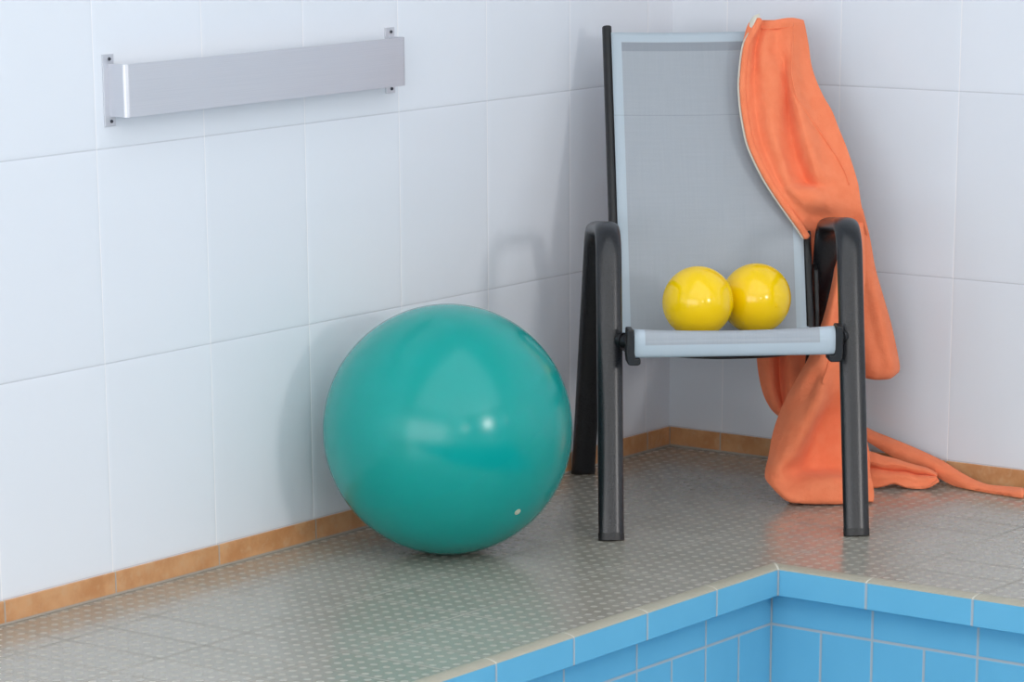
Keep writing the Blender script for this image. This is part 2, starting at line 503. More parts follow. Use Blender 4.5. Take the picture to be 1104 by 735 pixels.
nose = [(-0.034, 0.0), (-0.032, 0.0012), (-0.028, 0.0018), (-0.022, 0.0018), (-0.015, 0.0010), (-0.008, -0.0004), (-0.003, -0.0022), (-0.0008, -0.0036), (0.0, -EZ)]
ell('trim_1', nose, (M_nose, M_nose), PX, PY, POOL_R, POOL_F)
face = [(0, -EZ), (0, -EZ - EH + 0.002), (-0.002, -EZ - EH), (-REC, -EZ - EH)]
ell('trim_2', face, (M_edge_b, None), PX, PY, POOL_R, POOL_F)
ell('trim_3', face, (None, M_edge_l), PX, PY, POOL_R, POOL_F)
low = [(0, -EZ - EH), (0, -1.3)]
ell('wall_pool_back', low, (M_pool_b, None), QX, QY, POOL_R, POOL_F)
ell('wall_pool_left', low, (None, M_pool_l), QX, QY, POOL_R, POOL_F)
bm = bmesh.new()
for a, b in (((QX, POOL_F), (POOL_R, POOL_F)), ((POOL_R, POOL_F), (POOL_R, NY))):
    bm.faces.new([bm.verts.new(v) for v in ((a[0], a[1], 0), (b[0], b[1], 0), (b[0], b[1], -1.3), (a[0], a[1], -1.3))])
bm.faces.new([bm.verts.new(v) for v in ((QX, POOL_F, -1.3), (POOL_R, POOL_F, -1.3), (POOL_R, QY, -1.3), (QX, QY, -1.3))])
o = link('wall_pool_far', bm, M_pool_b, smooth=False); o['kind'] = 'structure'

for nm, lo_, hi_ in (('left', (0.0, FYW), (0.007, 0.0)), ('back', (0.007, -0.007), (RX, 0.0))):
    bm = bmesh.new()
    add_box(bm, ((lo_[0] + hi_[0]) / 2, (lo_[1] + hi_[1]) / 2, H0 / 2), (hi_[0] - lo_[0], hi_[1] - lo_[1], H0))
    o = link('baseboard_' + nm, bm, SK[nm], smooth=False); o['kind'] = 'structure'
    bevel_mod(o, 0.0012, 2)

# ---------------------------------------------------------------- exercise ball
BR = 0.268


def ball(name, r, mat, loc, rot, label, cat, group=None, flat=0.0, valve=None, mat_v=None):
    root = empty(name, (loc[0], loc[1], loc[2] - r), 0)
    tag(root, label, cat, group)
    bm = bmesh.new(); bmesh.ops.create_icosphere(bm, subdivisions=6, radius=r)
    for v in bm.verts:
        if v.co.z < -r + flat: v.co.z = -r + flat
    o = link('shell', bm, mat, root); o.location = (0, 0, r - flat)
    if valve:
        n = Vector(valve).normalized(); bm = bmesh.new()
        add_cyl(bm, n * (r - 0.004), n * (r + 0.0012), r * 0.024 + 0.001, 20)
        add_cyl(bm, n * (r + 0.001), n * (r + 0.0025), r * 0.012, 16)
        p = link('valve_plug', bm, mat_v, root); p.location = (0, 0, r - flat); sharp(p)
    return root


ball('exercise_ball', BR, M_teal, (0.3086, -1.2908, BR), 0, 'large teal gymnastics ball resting on the floor against the left wall', 'exercise ball',
     flat=0.0012, valve=(0.8233,-0.165,-0.5431), mat_v=M_plug)

# ---------------------------------------------------------------- wall rail
rail = empty('handrail', (0, -1.5355, 1.0205)); tag(rail, 'wide flat brushed aluminium rail screwed to the white tiled left wall', 'handrail')
ya, yb, so, hz, rr_, th = -0.4425, 0.4425, 0.050, 0.0515, 0.011, 0.003
outer = [(0.002, ya)]
for k in range(0, 9):
    a = pi / 2 * k / 8; outer.append((so - rr_ + rr_ * sin(a), ya + rr_ - rr_ * cos(a)))
for k in range(0, 9):
    a = pi / 2 * k / 8; outer.append((so - rr_ + rr_ * cos(a), yb - rr_ + rr_ * sin(a)))
outer.append((0.002, yb))
bm = bmesh.new(); n = len(outer); ring = []
for i, (x, y) in enumerate(outer):
    a = Vector(outer[max(i - 1, 0)]); b = Vector(outer[min(i + 1, n - 1)]); tt = (b - a).normalized(); nn = Vector((-tt.y, tt.x))
    ip = Vector((x, y)) + nn * th
    ring.append([bm.verts.new((x, y, -hz)), bm.verts.new((x, y, hz)), bm.verts.new((ip.x, ip.y, hz)), bm.verts.new((ip.x, ip.y, -hz))])
for a, b in zip(ring, ring[1:]):
    for j in range(4): bm.faces.new((a[j], a[(j + 1) % 4], b[(j + 1) % 4], b[j]))
bm.faces.new(ring[0]); bm.faces.new(ring[-1])
o = link('rail_plate', bm, M_alu, rail); sharp(o, 35)
for yc in (-0.4425, 0.4440):
    bm = bmesh.new(); add_box(bm, (0.0016, yc, 0), (0.0032, 0.031, 0.141))
    fl_ = link('mounting_bracket', bm, M_alu, rail, smooth=False); bevel_mod(fl_, 0.0006, 2)
    for zc in (0.061, -0.061):
        bm = bmesh.new(); add_cyl(bm, (0.003, yc + 0.003, zc), (0.0055, yc + 0.003, zc), 0.0036, 20, 0.003)
        s_ = link('screw', bm, M_screw, fl_); sharp(s_)

# ---------------------------------------------------------------- garden chair (local frame: x right, y to the back, z up)
CH = (0.73532, -0.81990, 0.0); CR = radians(40.3483)
chair = empty('sling_chair', CH, CR)
tag(chair, 'anthracite metal armchair with grey woven sling seat and high reclined back in the corner', 'chair')


def arc_corner(p0, p1, p2, r, k=10):
    """fillet of the corner p1"""
    a, b, c = Vector(p0), Vector(p1), Vector(p2)
    u, v = (a - b).normalized(), (c - b).normalized(); ang = u.angle(v); d = r / math.tan(ang / 2)
    q0, q1 = b + u * d, b + v * d; ctr = b + (u + v).normalized() * (r / sin(ang / 2))
    out = []
    for i in range(k + 1):
        s = i / k; w = (q0 - ctr).lerp(q1 - ctr, s).normalized() * r; out.append(ctr + w)
    return out


for s in (-1, 1):
    XF, XT = 0.2700 * s, 0.2640 * s
    pts = [(XF, 0.0, 0.012), (XT, 0.165, 0.660), (XT, 0.470, 0.624), (0.2727 * s, 0.747, 0.012)]
    P = [Vector(p) for p in pts]
    fr = arc_corner(P[0], P[1], P[2], 0.075); re = arc_corner(P[1], P[2], P[3], 0.085)
    # front leg with the arm top as one bent oval tube, split at the rear bend
    prof = sup(0.0565, 0.031, 36, 2.25)
    front = [P[0].lerp(fr[0], k / 8) for k in range(8)] + fr
    midp = fr[-1].lerp(re[0], 0.0); arm = [fr[-1].lerp(re[0], k / 5) for k in range(6)] + re[1:]
    rear = [re[-1].lerp(P[3], k / 8) for k in range(9)]
    bm = bmesh.new(); sweep(bm, front, prof, (1, 0, 0)); sharp(link('leg', bm, M_metal, chair), 60)
    bm = bmesh.new(); sweep(bm, arm, prof, (1, 0, 0)); sharp(link('armrest', bm, M_metal, chair), 60)
    bm = bmesh.new(); sweep(bm, rear, prof, (1, 0, 0)); lg = sharp(link('leg', bm, M_metal, chair), 60)
    legs = [o for o in chair.children if o.name.startswith('leg')]
    for k, (p, d) in enumerate(((P[0], (P[1] - P[0]).normalized()), (P[3], (P[2] - P[3]).normalized()))):
        bm = bmesh.new()
        sweep(bm, [p - d * (0.012 / d.z), p + d * 0.001, p + d * 0.0035], [(u * 1.02, v * 1.04) for u, v in prof], (1, 0, 0))
        for v in bm.verts:
            if v.co.z < 0.0005: v.co.z = 0.0005
        c_ = link('foot_cap', bm, M_black, legs[-2 + k]); sharp(c_)

# side rails of the back
def back_pt(z, x, off=0.0):
    # slight s-curve of the reclined back
    y = 0.42 + 0.44 * (z - 0.38) + 0.012 * sin((z - 0.38) / 0.68 * pi) * (1 if z < 1.2 else 0) * -0.6
    return Vector((x, y + off, z))


RXR = 0.2215
for s in (-1, 1):
    bm = bmesh.new()
    path = [back_pt(0.372 + ((1.053 if s < 0 else 1.045) - 0.372) * k / 24, RXR * s, 0.012) for k in range(25)]
    sweep(bm, path, sup(0.022, 0.030, 20, 2.4), (1, 0, 0)); sharp(link('back_rail', bm, M_black, chair), 50)
seat_prof = [(0.052, 0.4355), (0.10, 0.4290), (0.18, 0.4110), (0.26, 0.3960), (0.34, 0.3870), (0.43, 0.3830)]
for s in (-1, 1):
    bm = bmesh.new()
    sweep(bm, resample([(0.2255 * s, y, z - 0.006) for y, z in seat_prof], 5), sup(0.022, 0.030, 20, 2.4), (1, 0, 0))
    sharp(link('seat_rail', bm, M_black, chair), 50)
    # hook shaped end cap of the seat rail
    bm = bmesh.new()
    x0 = 0.2190; x1 = 0.2345
    prof2 = [(x1, 0.458), (x1 + .001, 0.40), (x1 - 0.001, 0.3835), (x1 - 0.006, 0.3800), (x0 - 0.010, 0.3800), (x0 - 0.014, 0.3835), (x0 - 0.014, 0.3945), (x0 - .002, 0.3955), (x0, 0.44), (x0 + 0.002, 0.458)]
    fa = [bm.verts.new((x * s, 0.024, z)) for x, z in prof2]; fb = [bm.verts.new((x * s, 0.075, z)) for x, z in prof2]
    bm.faces.new(fa); bm.faces.new(fb)
    for i in range(len(prof2)): bm.faces.new((fa[i], fa[(i + 1) % len(prof2)], fb[(i + 1) % len(prof2)], fb[i]))
    cp = link('rail_cap', bm, M_black, chair, smooth=False); bevel_mod(cp, 0.003, 3, 30)
    # pivot bolt into the leg
    bm = bmesh.new(); add_cyl(bm, (0.222 * s, 0.075, 0.424), (0.252 * s, 0.106, 0.424), 0.0150, 28)
    add_cyl(bm, (0.236 * s, 0.090, 0.424), (0.241 * s, 0.095, 0.424), 0.018, 28)
    bo = link('pivot_bolt', bm, M_black if s < 0 else M_black, chair); sharp(bo)
    # plate joining back rail, seat rail and rear leg
    bm = bmesh.new()
    pp = [(0.435, 0.365), (0.60, 0.365), (0.615, 0.40), (0.585, 0.49), (0.56, 0.52), (0.50, 0.53), (0.47, 0.52), (0.44, 0.43)]
    xa, xb = 0.2345, 0.2440
    fa = [bm.verts.new((xa * s, y, z)) for y, z in pp]; fb = [bm.verts.new((xb * s, y, z)) for y, z in pp]
    bm.faces.new(fa); bm.faces.new(fb)
    for i in range(len(pp)): bm.faces.new((fa[i], fa[(i + 1) % len(pp)], fb[(i + 1) % len(pp)], fb[i]))
    pl = link('recline_plate', bm, M_black, chair, smooth=False); bevel_mod(pl, 0.003, 2, 30)
bm = bmesh.new(); sweep(bm, resample([(-0.22, 0.25, 0.385), (-0.14, 0.25, 0.374), (-0.04, 0.25, 0.3655), (0.06, 0.25, 0.3645), (0.14, 0.25, 0.369), (0.22, 0.25, 0.384)], 5), sup(0.022, 0.020, 18, 2), (0, 1, 0))
link('seat_crossbar', bm, M_black, chair)
bm = bmesh.new(); sweep(bm, [(x / 10 * 0.222, 0.448, 0.372) for x in range(-10, 11)], sup(0.022, 0.022, 18, 2), (0, 1, 0))
link('rear_crossbar', bm, M_black, chair)
bm = bmesh.new(); sweep(bm, [(x / 10 * 0.222, 0.06, 0.424) for x in range(-10, 11)], sup(0.040, 0.030, 18, 2), (0, 1, 0))
link('front_crossbar', bm, M_black, chair)


def sling(name, prof, half, sag, v0):
    """prof: (y,z) samples along the length; v grows from the free end"""
    P_ = resample([(0, y, z) for y, z in prof], 6); n = len(P_); L = [0.0]
    for a, b in zip(P_, P_[1:]): L.append(L[-1] + (b - a).length)
    nu = 28; bm = bmesh.new(); uvl = bm.loops.layers.uv.new('UVMap'); V = []
    for i, p in enumerate(P_):
        t_ = (P_[min(i + 1, n - 1)] - P_[max(i - 1, 0)]).normalized(); nn = Vector((0, -t_.z, t_.y))
        row = []
        for j in range(nu + 1):
            w = j / nu * 2 - 1
            sg = sag(L[i] / L[-1]) * (1 - w * w)
            row.append((bm.verts.new((w * half, p.y - nn.y * sg, p.z - nn.z * sg)), ((w + 1) / 2 * 2 * half, v0 + L[i])))
        V.append(row)
    for a, b in zip(V, V[1:]):
        for j in range(nu):
            q = (a[j], a[j + 1], b[j + 1], b[j]); f = bm.faces.new([x[0] for x in q])
            for lp, x in zip(f.loops, q): lp[uvl].uv = x[1]
    me = bpy.data.meshes.new(name); bm.to_mesh(me); bm.free()
    for p in me.polygons: p.use_smooth = True
    me.materials.append(M_sling_b if name == 'back_sling' else M_sling_s); o = bpy.data.objects.new(name, me); COL.objects.link(o); o.parent = chair
    so_ = o.modifiers.new('thick', 'SOLIDIFY'); so_.thickness = 0.0022; so_.offset = 0
    return o


bp = []
for k in range(15):
    z = 1.0435 - (1.0435 - 0.384) * k / 14; q = back_pt(z, 0, -0.004); bp.append((q.y, q.z))
sling('back_sling', bp, 0.213, lambda s: -0.010, 0.0)
sp_ = [(0.060, 0.3965), (0.040, 0.3960), (0.0300, 0.3985), (0.0255, 0.408), (0.0240, 0.425), (0.0255, 0.440), (0.032, 0.4505), (0.044, 0.4545), (0.060, 0.4530), (0.10, 0.4445), (0.18, 0.4240), (0.26, 0.4070), (0.34, 0.3965), (0.41, 0.3945), (0.432, 0.3990)]
sling('seat_sling', sp_, 0.2185, lambda s: 0.0 if s < 0.13 else 0.004 + 0.010 * min(1, (s - 0.13) * 3), -0.034)

# ---------------------------------------------------------------- yellow balls on the seat
RM = Matrix.Rotation(CR, 4, 'Z'); RM.translation = Vector(CH)
YR = 0.0790
for loc, val, lab in (((-0.058, 0.240, 0.4850), (-0.5, 0.5, 0.4), 'left of the two yellow balls on the chair seat, nearer the front edge'),
                 ((0.0835, 0.3300, 0.4770), (0.479,-0.8716,-0.1041), 'right of the two yellow balls on the chair seat, partly behind the other')):
    w = RM @ Vector(loc); vv = (RM.to_3x3() @ Vector(val))
    ball('yellow_ball', YR, M_yellow, w, 0, lab, 'ball', 'yellow exercise balls on the chair', valve=vv, mat_v=M_yellow)

# ---------------------------------------------------------------- orange towelling robe
ROBE = {
 'front_panel': [[(0.1136,0.6897,1.071),(0.1236,0.6837,1.0671),(0.1385,0.6981,1.0618),(0.1553,0.6957,1.0638),(0.1749,0.6981,1.0675),(0.1926,0.7017,1.0691),(0.2068,0.6957,1.0693),(0.2202,0.6993,1.0667),(0.2314,0.7017,1.0643)],[(0.0996,0.6787,1.0531),(0.111,0.6667,1.0516),(0.1312,0.6895,1.0457),(0.1489,0.6775,1.0462),(0.1695,0.6871,1.0473),(0.188,0.6811,1.0474),(0.2041,0.6739,1.0497),(0.2202,0.6811,1.0469),(0.2349,0.6931,1.0438)],[(0.0877,0.6638,1.0103),(0.1006,0.647,1.0113),(0.1185,0.6698,1.0094),(0.1348,0.647,1.0108),(0.1634,0.6686,1.0088),(0.1835,0.659,1.0092),(0.199,0.647,1.0098),(0.2196,0.6638,1.0083),(0.2406,0.6758,1.0071)],[(0.0819,0.6476,0.9739),(0.0948,0.6308,0.9749),(0.1144,0.65,0.9732),(0.1328,0.6272,0.9746),(0.1647,0.6416,0.973),(0.1828,0.6488,0.9722),(0.1961,0.6284,0.9735),(0.2193,0.6488,0.9716),(0.2444,0.6596,0.9705)],[(0.0763,0.6325,0.9395),(0.0913,0.6157,0.9405),(0.1107,0.6337,0.9388),(0.1334,0.6109,0.9403),(0.162,0.6169,0.9393),(0.1839,0.6361,0.9375),(0.195,0.6085,0.9395),(0.2243,0.6337,0.937),(0.2537,0.6445,0.9357)],[(0.0758,0.6149,0.8989),(0.0897,0.5981,0.9001),(0.1109,0.6137,0.8985),(0.1357,0.5909,0.9),(0.1644,0.5981,0.8989),(0.1872,0.6233,0.8965),(0.1994,0.5885,0.8992),(0.231,0.6149,0.8965),(0.2708,0.6233,0.8952)],[(0.0778,0.6018,0.8685),(0.0906,0.585,0.8698),(0.1117,0.5994,0.8682),(0.1385,0.5754,0.8699),(0.1657,0.5874,0.8684),(0.1889,0.616,0.8655),(0.2062,0.5718,0.8691),(0.2401,0.5994,0.8662),(0.2882,0.6066,0.8648)],[(0.0828,0.5861,0.832),(0.0956,0.5693,0.8334),(0.1166,0.5825,0.8318),(0.1411,0.5585,0.8337),(0.1688,0.5741,0.8318),(0.1915,0.599,0.8291),(0.2148,0.5525,0.8331),(0.251,0.5813,0.8298),(0.3013,0.5885,0.8283)],[(0.0901,0.5715,0.7976),(0.1028,0.5547,0.799),(0.1236,0.5667,0.7975),(0.1483,0.5439,0.7993),(0.1721,0.5619,0.7972),(0.1986,0.5833,0.7947),(0.2216,0.5355,0.799),(0.2598,0.5631,0.7957),(0.3145,0.5715,0.794)],[(0.1037,0.5571,0.763),(0.1165,0.5403,0.7645),(0.1369,0.5499,0.7632),(0.162,0.5307,0.7648),(0.1822,0.5535,0.7621),(0.2078,0.5679,0.7602),(0.2309,0.5211,0.7646),(0.2707,0.5451,0.7615),(0.3259,0.5571,0.7594)],[(0.1196,0.5436,0.7305),(0.1323,0.5268,0.732),(0.1503,0.534,0.731),(0.1714,0.5172,0.7324),(0.1941,0.5424,0.7294),(0.2192,0.5535,0.7278),(0.2409,0.5124,0.7318),(0.2818,0.5292,0.7293),(0.3353,0.5436,0.7269)],[(0.1337,0.5345,0.708),(0.1463,0.5177,0.7097),(0.1619,0.5225,0.7089),(0.1787,0.5057,0.7105),(0.2006,0.5249,0.708),(0.2268,0.544,0.7055),(0.2504,0.5153,0.7082),(0.2898,0.5225,0.7068),(0.3412,0.5369,0.7044)],[(0.1418,0.5297,0.6937),(0.1542,0.5105,0.6956),(0.1687,0.5081,0.6956),(0.1853,0.4901,0.6974),(0.2045,0.4901,0.697),(0.2283,0.4937,0.6963),(0.2549,0.5009,0.695),(0.2937,0.5177,0.6925),(0.3433,0.5345,0.6898)],[(0.1604,0.5214,0.6669),(0.1727,0.5022,0.6689),(0.189,0.4974,0.6692),(0.2086,0.4854,0.6702),(0.23,0.4866,0.6697),(0.2564,0.4926,0.6686),(0.2777,0.507,0.6666),(0.3073,0.519,0.6647),(0.3477,0.531,0.6627)],[(0.1789,0.5131,0.6401),(0.1901,0.5011,0.6413),(0.2068,0.4987,0.6413),(0.2273,0.5083,0.6398),(0.2501,0.5179,0.6383),(0.2725,0.5251,0.6371),(0.2922,0.5275,0.6365),(0.3186,0.5323,0.6355),(0.355,0.5323,0.6349)],[(0.1996,0.5043,0.6112),(0.2099,0.5019,0.6113),(0.2238,0.5091,0.6102),(0.243,0.5235,0.6081),(0.2619,0.5355,0.6063),(0.2827,0.5451,0.6048),(0.3031,0.5523,0.6036),(0.331,0.5523,0.6031),(0.3654,0.5523,0.6025)],[(0.2215,0.5183,0.5752),(0.2318,0.5303,0.5735),(0.2443,0.5423,0.5717),(0.259,0.5543,0.57),(0.2759,0.5663,0.5682),(0.294,0.5723,0.5671),(0.3166,0.5783,0.5659),(0.3446,0.5783,0.5655),(0.377,0.5783,0.5649)],[(0.2354,0.5318,0.5135),(0.2458,0.5438,0.5117),(0.2562,0.5558,0.5099),(0.2688,0.5678,0.5081),(0.2848,0.5738,0.507),(0.303,0.5798,0.5059),(0.3247,0.5798,0.5055),(0.355,0.5798,0.505),(0.3896,0.5798,0.5044)]],
 'back_panel': [[(0.1253,0.73,1.0621),(0.1452,0.73,1.0618),(0.1651,0.73,1.0615),(0.1849,0.73,1.0612),(0.2048,0.73,1.0609),(0.2247,0.73,1.0606)],[(0.13,0.765,1.0514),(0.1499,0.765,1.0511),(0.1699,0.765,1.0508),(0.1898,0.765,1.0505),(0.2098,0.765,1.0502),(0.2298,0.765,1.0499)],[(0.1259,0.775,0.9808),(0.1459,0.765,0.9812),(0.1699,0.785,0.9794),(0.1885,0.765,0.9805),(0.2126,0.785,0.9787),(0.2325,0.775,0.9791)],[(0.1266,0.765,0.8534),(0.146,0.75,0.8544),(0.1707,0.775,0.8518),(0.1887,0.75,0.8537),(0.2136,0.775,0.8511),(0.2336,0.765,0.8517)],[(0.1267,0.745,0.683),(0.1466,0.73,0.6843),(0.1719,0.755,0.6811),(0.1904,0.73,0.6836),(0.2158,0.755,0.6804),(0.2363,0.745,0.6812)],[(0.1303,0.715,0.4907),(0.1505,0.695,0.493),(0.1774,0.725,0.4885),(0.1961,0.695,0.4922),(0.2232,0.725,0.4877),(0.2447,0.715,0.4887)],[(0.1313,0.69,0.3626),(0.1538,0.67,0.3652),(0.1836,0.705,0.3594),(0.2038,0.67,0.3643),(0.2318,0.69,0.3608),(0.2569,0.69,0.3604)],[(0.1338,0.675,0.2921),(0.1565,0.655,0.2949),(0.1873,0.695,0.2879),(0.207,0.655,0.294),(0.2359,0.68,0.2895),(0.2606,0.675,0.2898)],[(0.1388,0.665,0.245),(0.1595,0.645,0.248),(0.1883,0.685,0.2408),(0.2061,0.645,0.2471),(0.233,0.67,0.2425),(0.2557,0.665,0.2429)],[(0.1492,0.655,0.2022),(0.1664,0.635,0.2053),(0.191,0.67,0.1989),(0.206,0.635,0.2046),(0.2286,0.655,0.2008),(0.2485,0.655,0.2004)],[(0.1654,0.64,0.1713),(0.1772,0.62,0.1746),(0.1959,0.65,0.1689),(0.2069,0.625,0.1731),(0.2236,0.64,0.1702),(0.2382,0.64,0.1699)],[(0.1863,0.645,0.1522),(0.1932,0.635,0.1539),(0.203,0.645,0.1519),(0.21,0.635,0.1536),(0.2198,0.645,0.1516),(0.2282,0.645,0.1515)],[(0.1931,0.68,0.1548),(0.2002,0.68,0.1546),(0.2073,0.68,0.1545),(0.2144,0.68,0.1544),(0.2215,0.68,0.1543),(0.2286,0.68,0.1541)],[(0.1543,0.7,0.25),(0.1738,0.7,0.2497),(0.1933,0.7,0.2493),(0.2127,0.7,0.249),(0.2322,0.7,0.2486),(0.2517,0.7,0.2483)]],
 'skirt': [[(0.3077,0.542,0.6175),(0.3141,0.542,0.6174),(0.3205,0.542,0.6173),(0.3291,0.542,0.6172),(0.3377,0.542,0.617),(0.3463,0.542,0.6169),(0.3548,0.542,0.6167)],[(0.2969,0.5211,0.5735),(0.3028,0.5041,0.5756),(0.3127,0.5126,0.5743),(0.3221,0.5041,0.5753),(0.332,0.5126,0.574),(0.3413,0.5041,0.5749),(0.3548,0.5211,0.5726)],[(0.2848,0.5,0.4956),(0.2923,0.4796,0.4983),(0.3049,0.4915,0.4964),(0.3137,0.4796,0.4979),(0.3263,0.4915,0.4961),(0.3378,0.483,0.497),(0.3555,0.5,0.4944)],[(0.258,0.465,0.405),(0.2693,0.4412,0.4084),(0.2853,0.448,0.4071),(0.3014,0.4548,0.4058),(0.3152,0.448,0.4066),(0.3259,0.448,0.4064),(0.3415,0.465,0.4036)],[(0.226,0.44,0.3281),(0.2369,0.4128,0.3323),(0.2519,0.3992,0.3342),(0.2764,0.4196,0.3305),(0.2969,0.4145,0.3309),(0.3153,0.423,0.3293),(0.3394,0.44,0.3261)],[(0.1958,0.4307,0.2765),(0.2116,0.4069,0.2802),(0.234,0.4001,0.281),(0.2485,0.3831,0.2836),(0.2761,0.4103,0.2785),(0.3044,0.4137,0.2774),(0.3393,0.4307,0.274)],[(0.1696,0.4209,0.2314),(0.1871,0.3937,0.2358),(0.2103,0.3767,0.2383),(0.237,0.3563,0.2414),(0.2753,0.426,0.2286),(0.3062,0.4311,0.2271),(0.341,0.4209,0.2283)],[(0.1512,0.4136,0.1899),(0.1694,0.383,0.195),(0.1915,0.3592,0.1989),(0.2198,0.349,0.2002),(0.2554,0.4442,0.1825),(0.3033,0.4476,0.181),(0.3451,0.4136,0.1863)],[(0.1381,0.4067,0.1482),(0.1542,0.3761,0.1536),(0.176,0.3489,0.1582),(0.201,0.3455,0.1583),(0.2396,0.4475,0.1388),(0.2951,0.4441,0.1384),(0.3515,0.4067,0.1443)],[(0.1294,0.3995,0.1021),(0.1434,0.3689,0.1077),(0.1619,0.3485,0.1112),(0.1852,0.3621,0.1082),(0.2266,0.4403,0.0925),(0.2854,0.4301,0.0933),(0.3623,0.3995,0.0977)],[(0.1208,0.3876,0.072),(0.1328,0.3655,0.0761),(0.1507,0.3553,0.0778),(0.1833,0.3893,0.0705),(0.2247,0.4233,0.0631),(0.284,0.4165,0.0633),(0.3625,0.3961,0.0658)],[(0.1205,0.3742,0.053),(0.136,0.3538,0.0524),(0.159,0.3504,0.0505),(0.1894,0.3538,0.0514),(0.2267,0.347,0.0585),(0.2796,0.3436,0.056),(0.3596,0.3487,0.0492)],[(0.1357,0.3494,0.036),(0.1505,0.3324,0.0326),(0.1714,0.329,0.0286),(0.1986,0.3256,0.0309),(0.2369,0.3256,0.0324),(0.2886,0.329,0.0307),(0.3632,0.3409,0.0247)],[(0.1584,0.3412,0.0155),(0.1699,0.331,0.0109),(0.1882,0.3242,0.0098),(0.2117,0.3242,0.0072),(0.2458,0.3242,0.0065),(0.2928,0.3242,0.0056),(0.3617,0.3412,0.004)],[(0.1749,0.3813,0.004),(0.1879,0.3813,0.004),(0.2073,0.3813,0.004),(0.2288,0.3813,0.004),(0.2633,0.3813,0.004),(0.3063,0.3813,0.004),(0.3622,0.3813,0.004)],[(0.197,0.4614,0.004),(0.2101,0.4614,0.004),(0.2276,0.4614,0.004),(0.2493,0.4614,0.004),(0.2797,0.4614,0.004),(0.3189,0.4614,0.004),(0.3667,0.4614,0.004)]],
 'sleeve': [[(0.3207,0.575,0.6453),(0.3285,0.57,0.6457),(0.3363,0.565,0.6462),(0.3449,0.565,0.6461),(0.3517,0.567,0.6457),(0.3572,0.575,0.6447)],[(0.3001,0.5748,0.603),(0.3122,0.5698,0.6034),(0.3287,0.5648,0.6038),(0.3431,0.5608,0.604),(0.3567,0.5648,0.6033),(0.3701,0.5748,0.6018)],[(0.2965,0.5743,0.5668),(0.3122,0.5643,0.5678),(0.3308,0.5593,0.5681),(0.3472,0.5543,0.5685),(0.363,0.5583,0.5677),(0.3785,0.5743,0.5654)],[(0.2956,0.5735,0.5069),(0.317,0.5585,0.5085),(0.3378,0.5535,0.5088),(0.3562,0.5475,0.5093),(0.3745,0.5535,0.5082),(0.3907,0.5735,0.5052)],[(0.3012,0.5726,0.4422),(0.3227,0.5576,0.444),(0.3469,0.5466,0.4452),(0.3688,0.5486,0.4445),(0.3901,0.5466,0.4444),(0.4107,0.5726,0.4404)],[(0.309,0.5717,0.3773),(0.3298,0.5517,0.38),(0.3563,0.5417,0.381),(0.3808,0.5457,0.38),(0.4061,0.5417,0.3801),(0.4307,0.5717,0.3752)],[(0.3191,0.5708,0.312),(0.3464,0.5508,0.3147),(0.3745,0.5368,0.3165),(0.399,0.5408,0.3154),(0.4222,0.5368,0.3156),(0.4465,0.5708,0.3098)],[(0.3351,0.5703,0.2769),(0.3602,0.5503,0.2798),(0.3836,0.5343,0.282),(0.4075,0.5343,0.2815),(0.4314,0.5343,0.2811),(0.4528,0.5703,0.2748)],[(0.3463,0.57,0.2637),(0.3678,0.554,0.2594),(0.3905,0.546,0.2559),(0.4101,0.546,0.2556),(0.4296,0.546,0.2574),(0.4487,0.57,0.264)],[(0.3565,0.5801,0.264),(0.3785,0.5801,0.2592),(0.3982,0.5801,0.2567),(0.4157,0.5801,0.2564),(0.4309,0.5801,0.2583),(0.4417,0.5801,0.2647)],[(0.3487,0.5906,0.2974),(0.3705,0.5906,0.297),(0.388,0.5906,0.2967),(0.4054,0.5906,0.2964),(0.4207,0.5906,0.2961),(0.436,0.5906,0.2959)]],
 'tie_belt': [[(0.3582,0.698,0.1351),(0.3551,0.6775,0.131),(0.3535,0.666,0.1253),(0.3531,0.6625,0.1182),(0.3534,0.663,0.1102)],[(0.4077,0.683,0.1056),(0.4045,0.6625,0.1021),(0.4028,0.651,0.097),(0.4024,0.6475,0.0904),(0.4026,0.648,0.0831)],[(0.4416,0.658,0.0939),(0.439,0.6375,0.0883),(0.4378,0.626,0.0809),(0.438,0.6225,0.0721),(0.4389,0.623,0.0625)],[(0.4812,0.628,0.0809),(0.4796,0.6075,0.0731),(0.4796,0.596,0.0636),(0.4809,0.5925,0.0525),(0.483,0.593,0.0407)],[(0.529,0.583,0.064),(0.5272,0.5625,0.058),(0.5271,0.551,0.0502),(0.5284,0.5475,0.0409),(0.5304,0.548,0.0308)],[(0.5627,0.548,0.0501),(0.5603,0.5275,0.0431),(0.5596,0.516,0.0343),(0.5604,0.5125,0.0239),(0.5619,0.513,0.0127)],[(0.5941,0.513,0.032),(0.592,0.4925,0.0267),(0.5918,0.481,0.0196),(0.593,0.4775,0.0109),(0.5951,0.478,0.004)],[(0.6215,0.483,0.0198),(0.6188,0.4625,0.0162),(0.6179,0.451,0.0108),(0.6186,0.4475,0.004),(0.62,0.448,0.004)],[(0.6486,0.453,0.0131),(0.6458,0.4325,0.0113),(0.6447,0.421,0.0076),(0.6453,0.4175,0.004),(0.6467,0.418,0.004)],[(0.6849,0.418,0.0151),(0.6809,0.3975,0.0135),(0.6787,0.386,0.0102),(0.6782,0.3825,0.0052),(0.6785,0.383,0.004)],[(0.7133,0.388,0.0173),(0.7086,0.3675,0.0161),(0.7059,0.356,0.013),(0.7048,0.3525,0.0083),(0.7046,0.353,0.004)],[(0.7182,0.385,0.0134),(0.7138,0.3645,0.0133),(0.7112,0.353,0.0113),(0.7104,0.3495,0.0077),(0.7104,0.35,0.004)]],
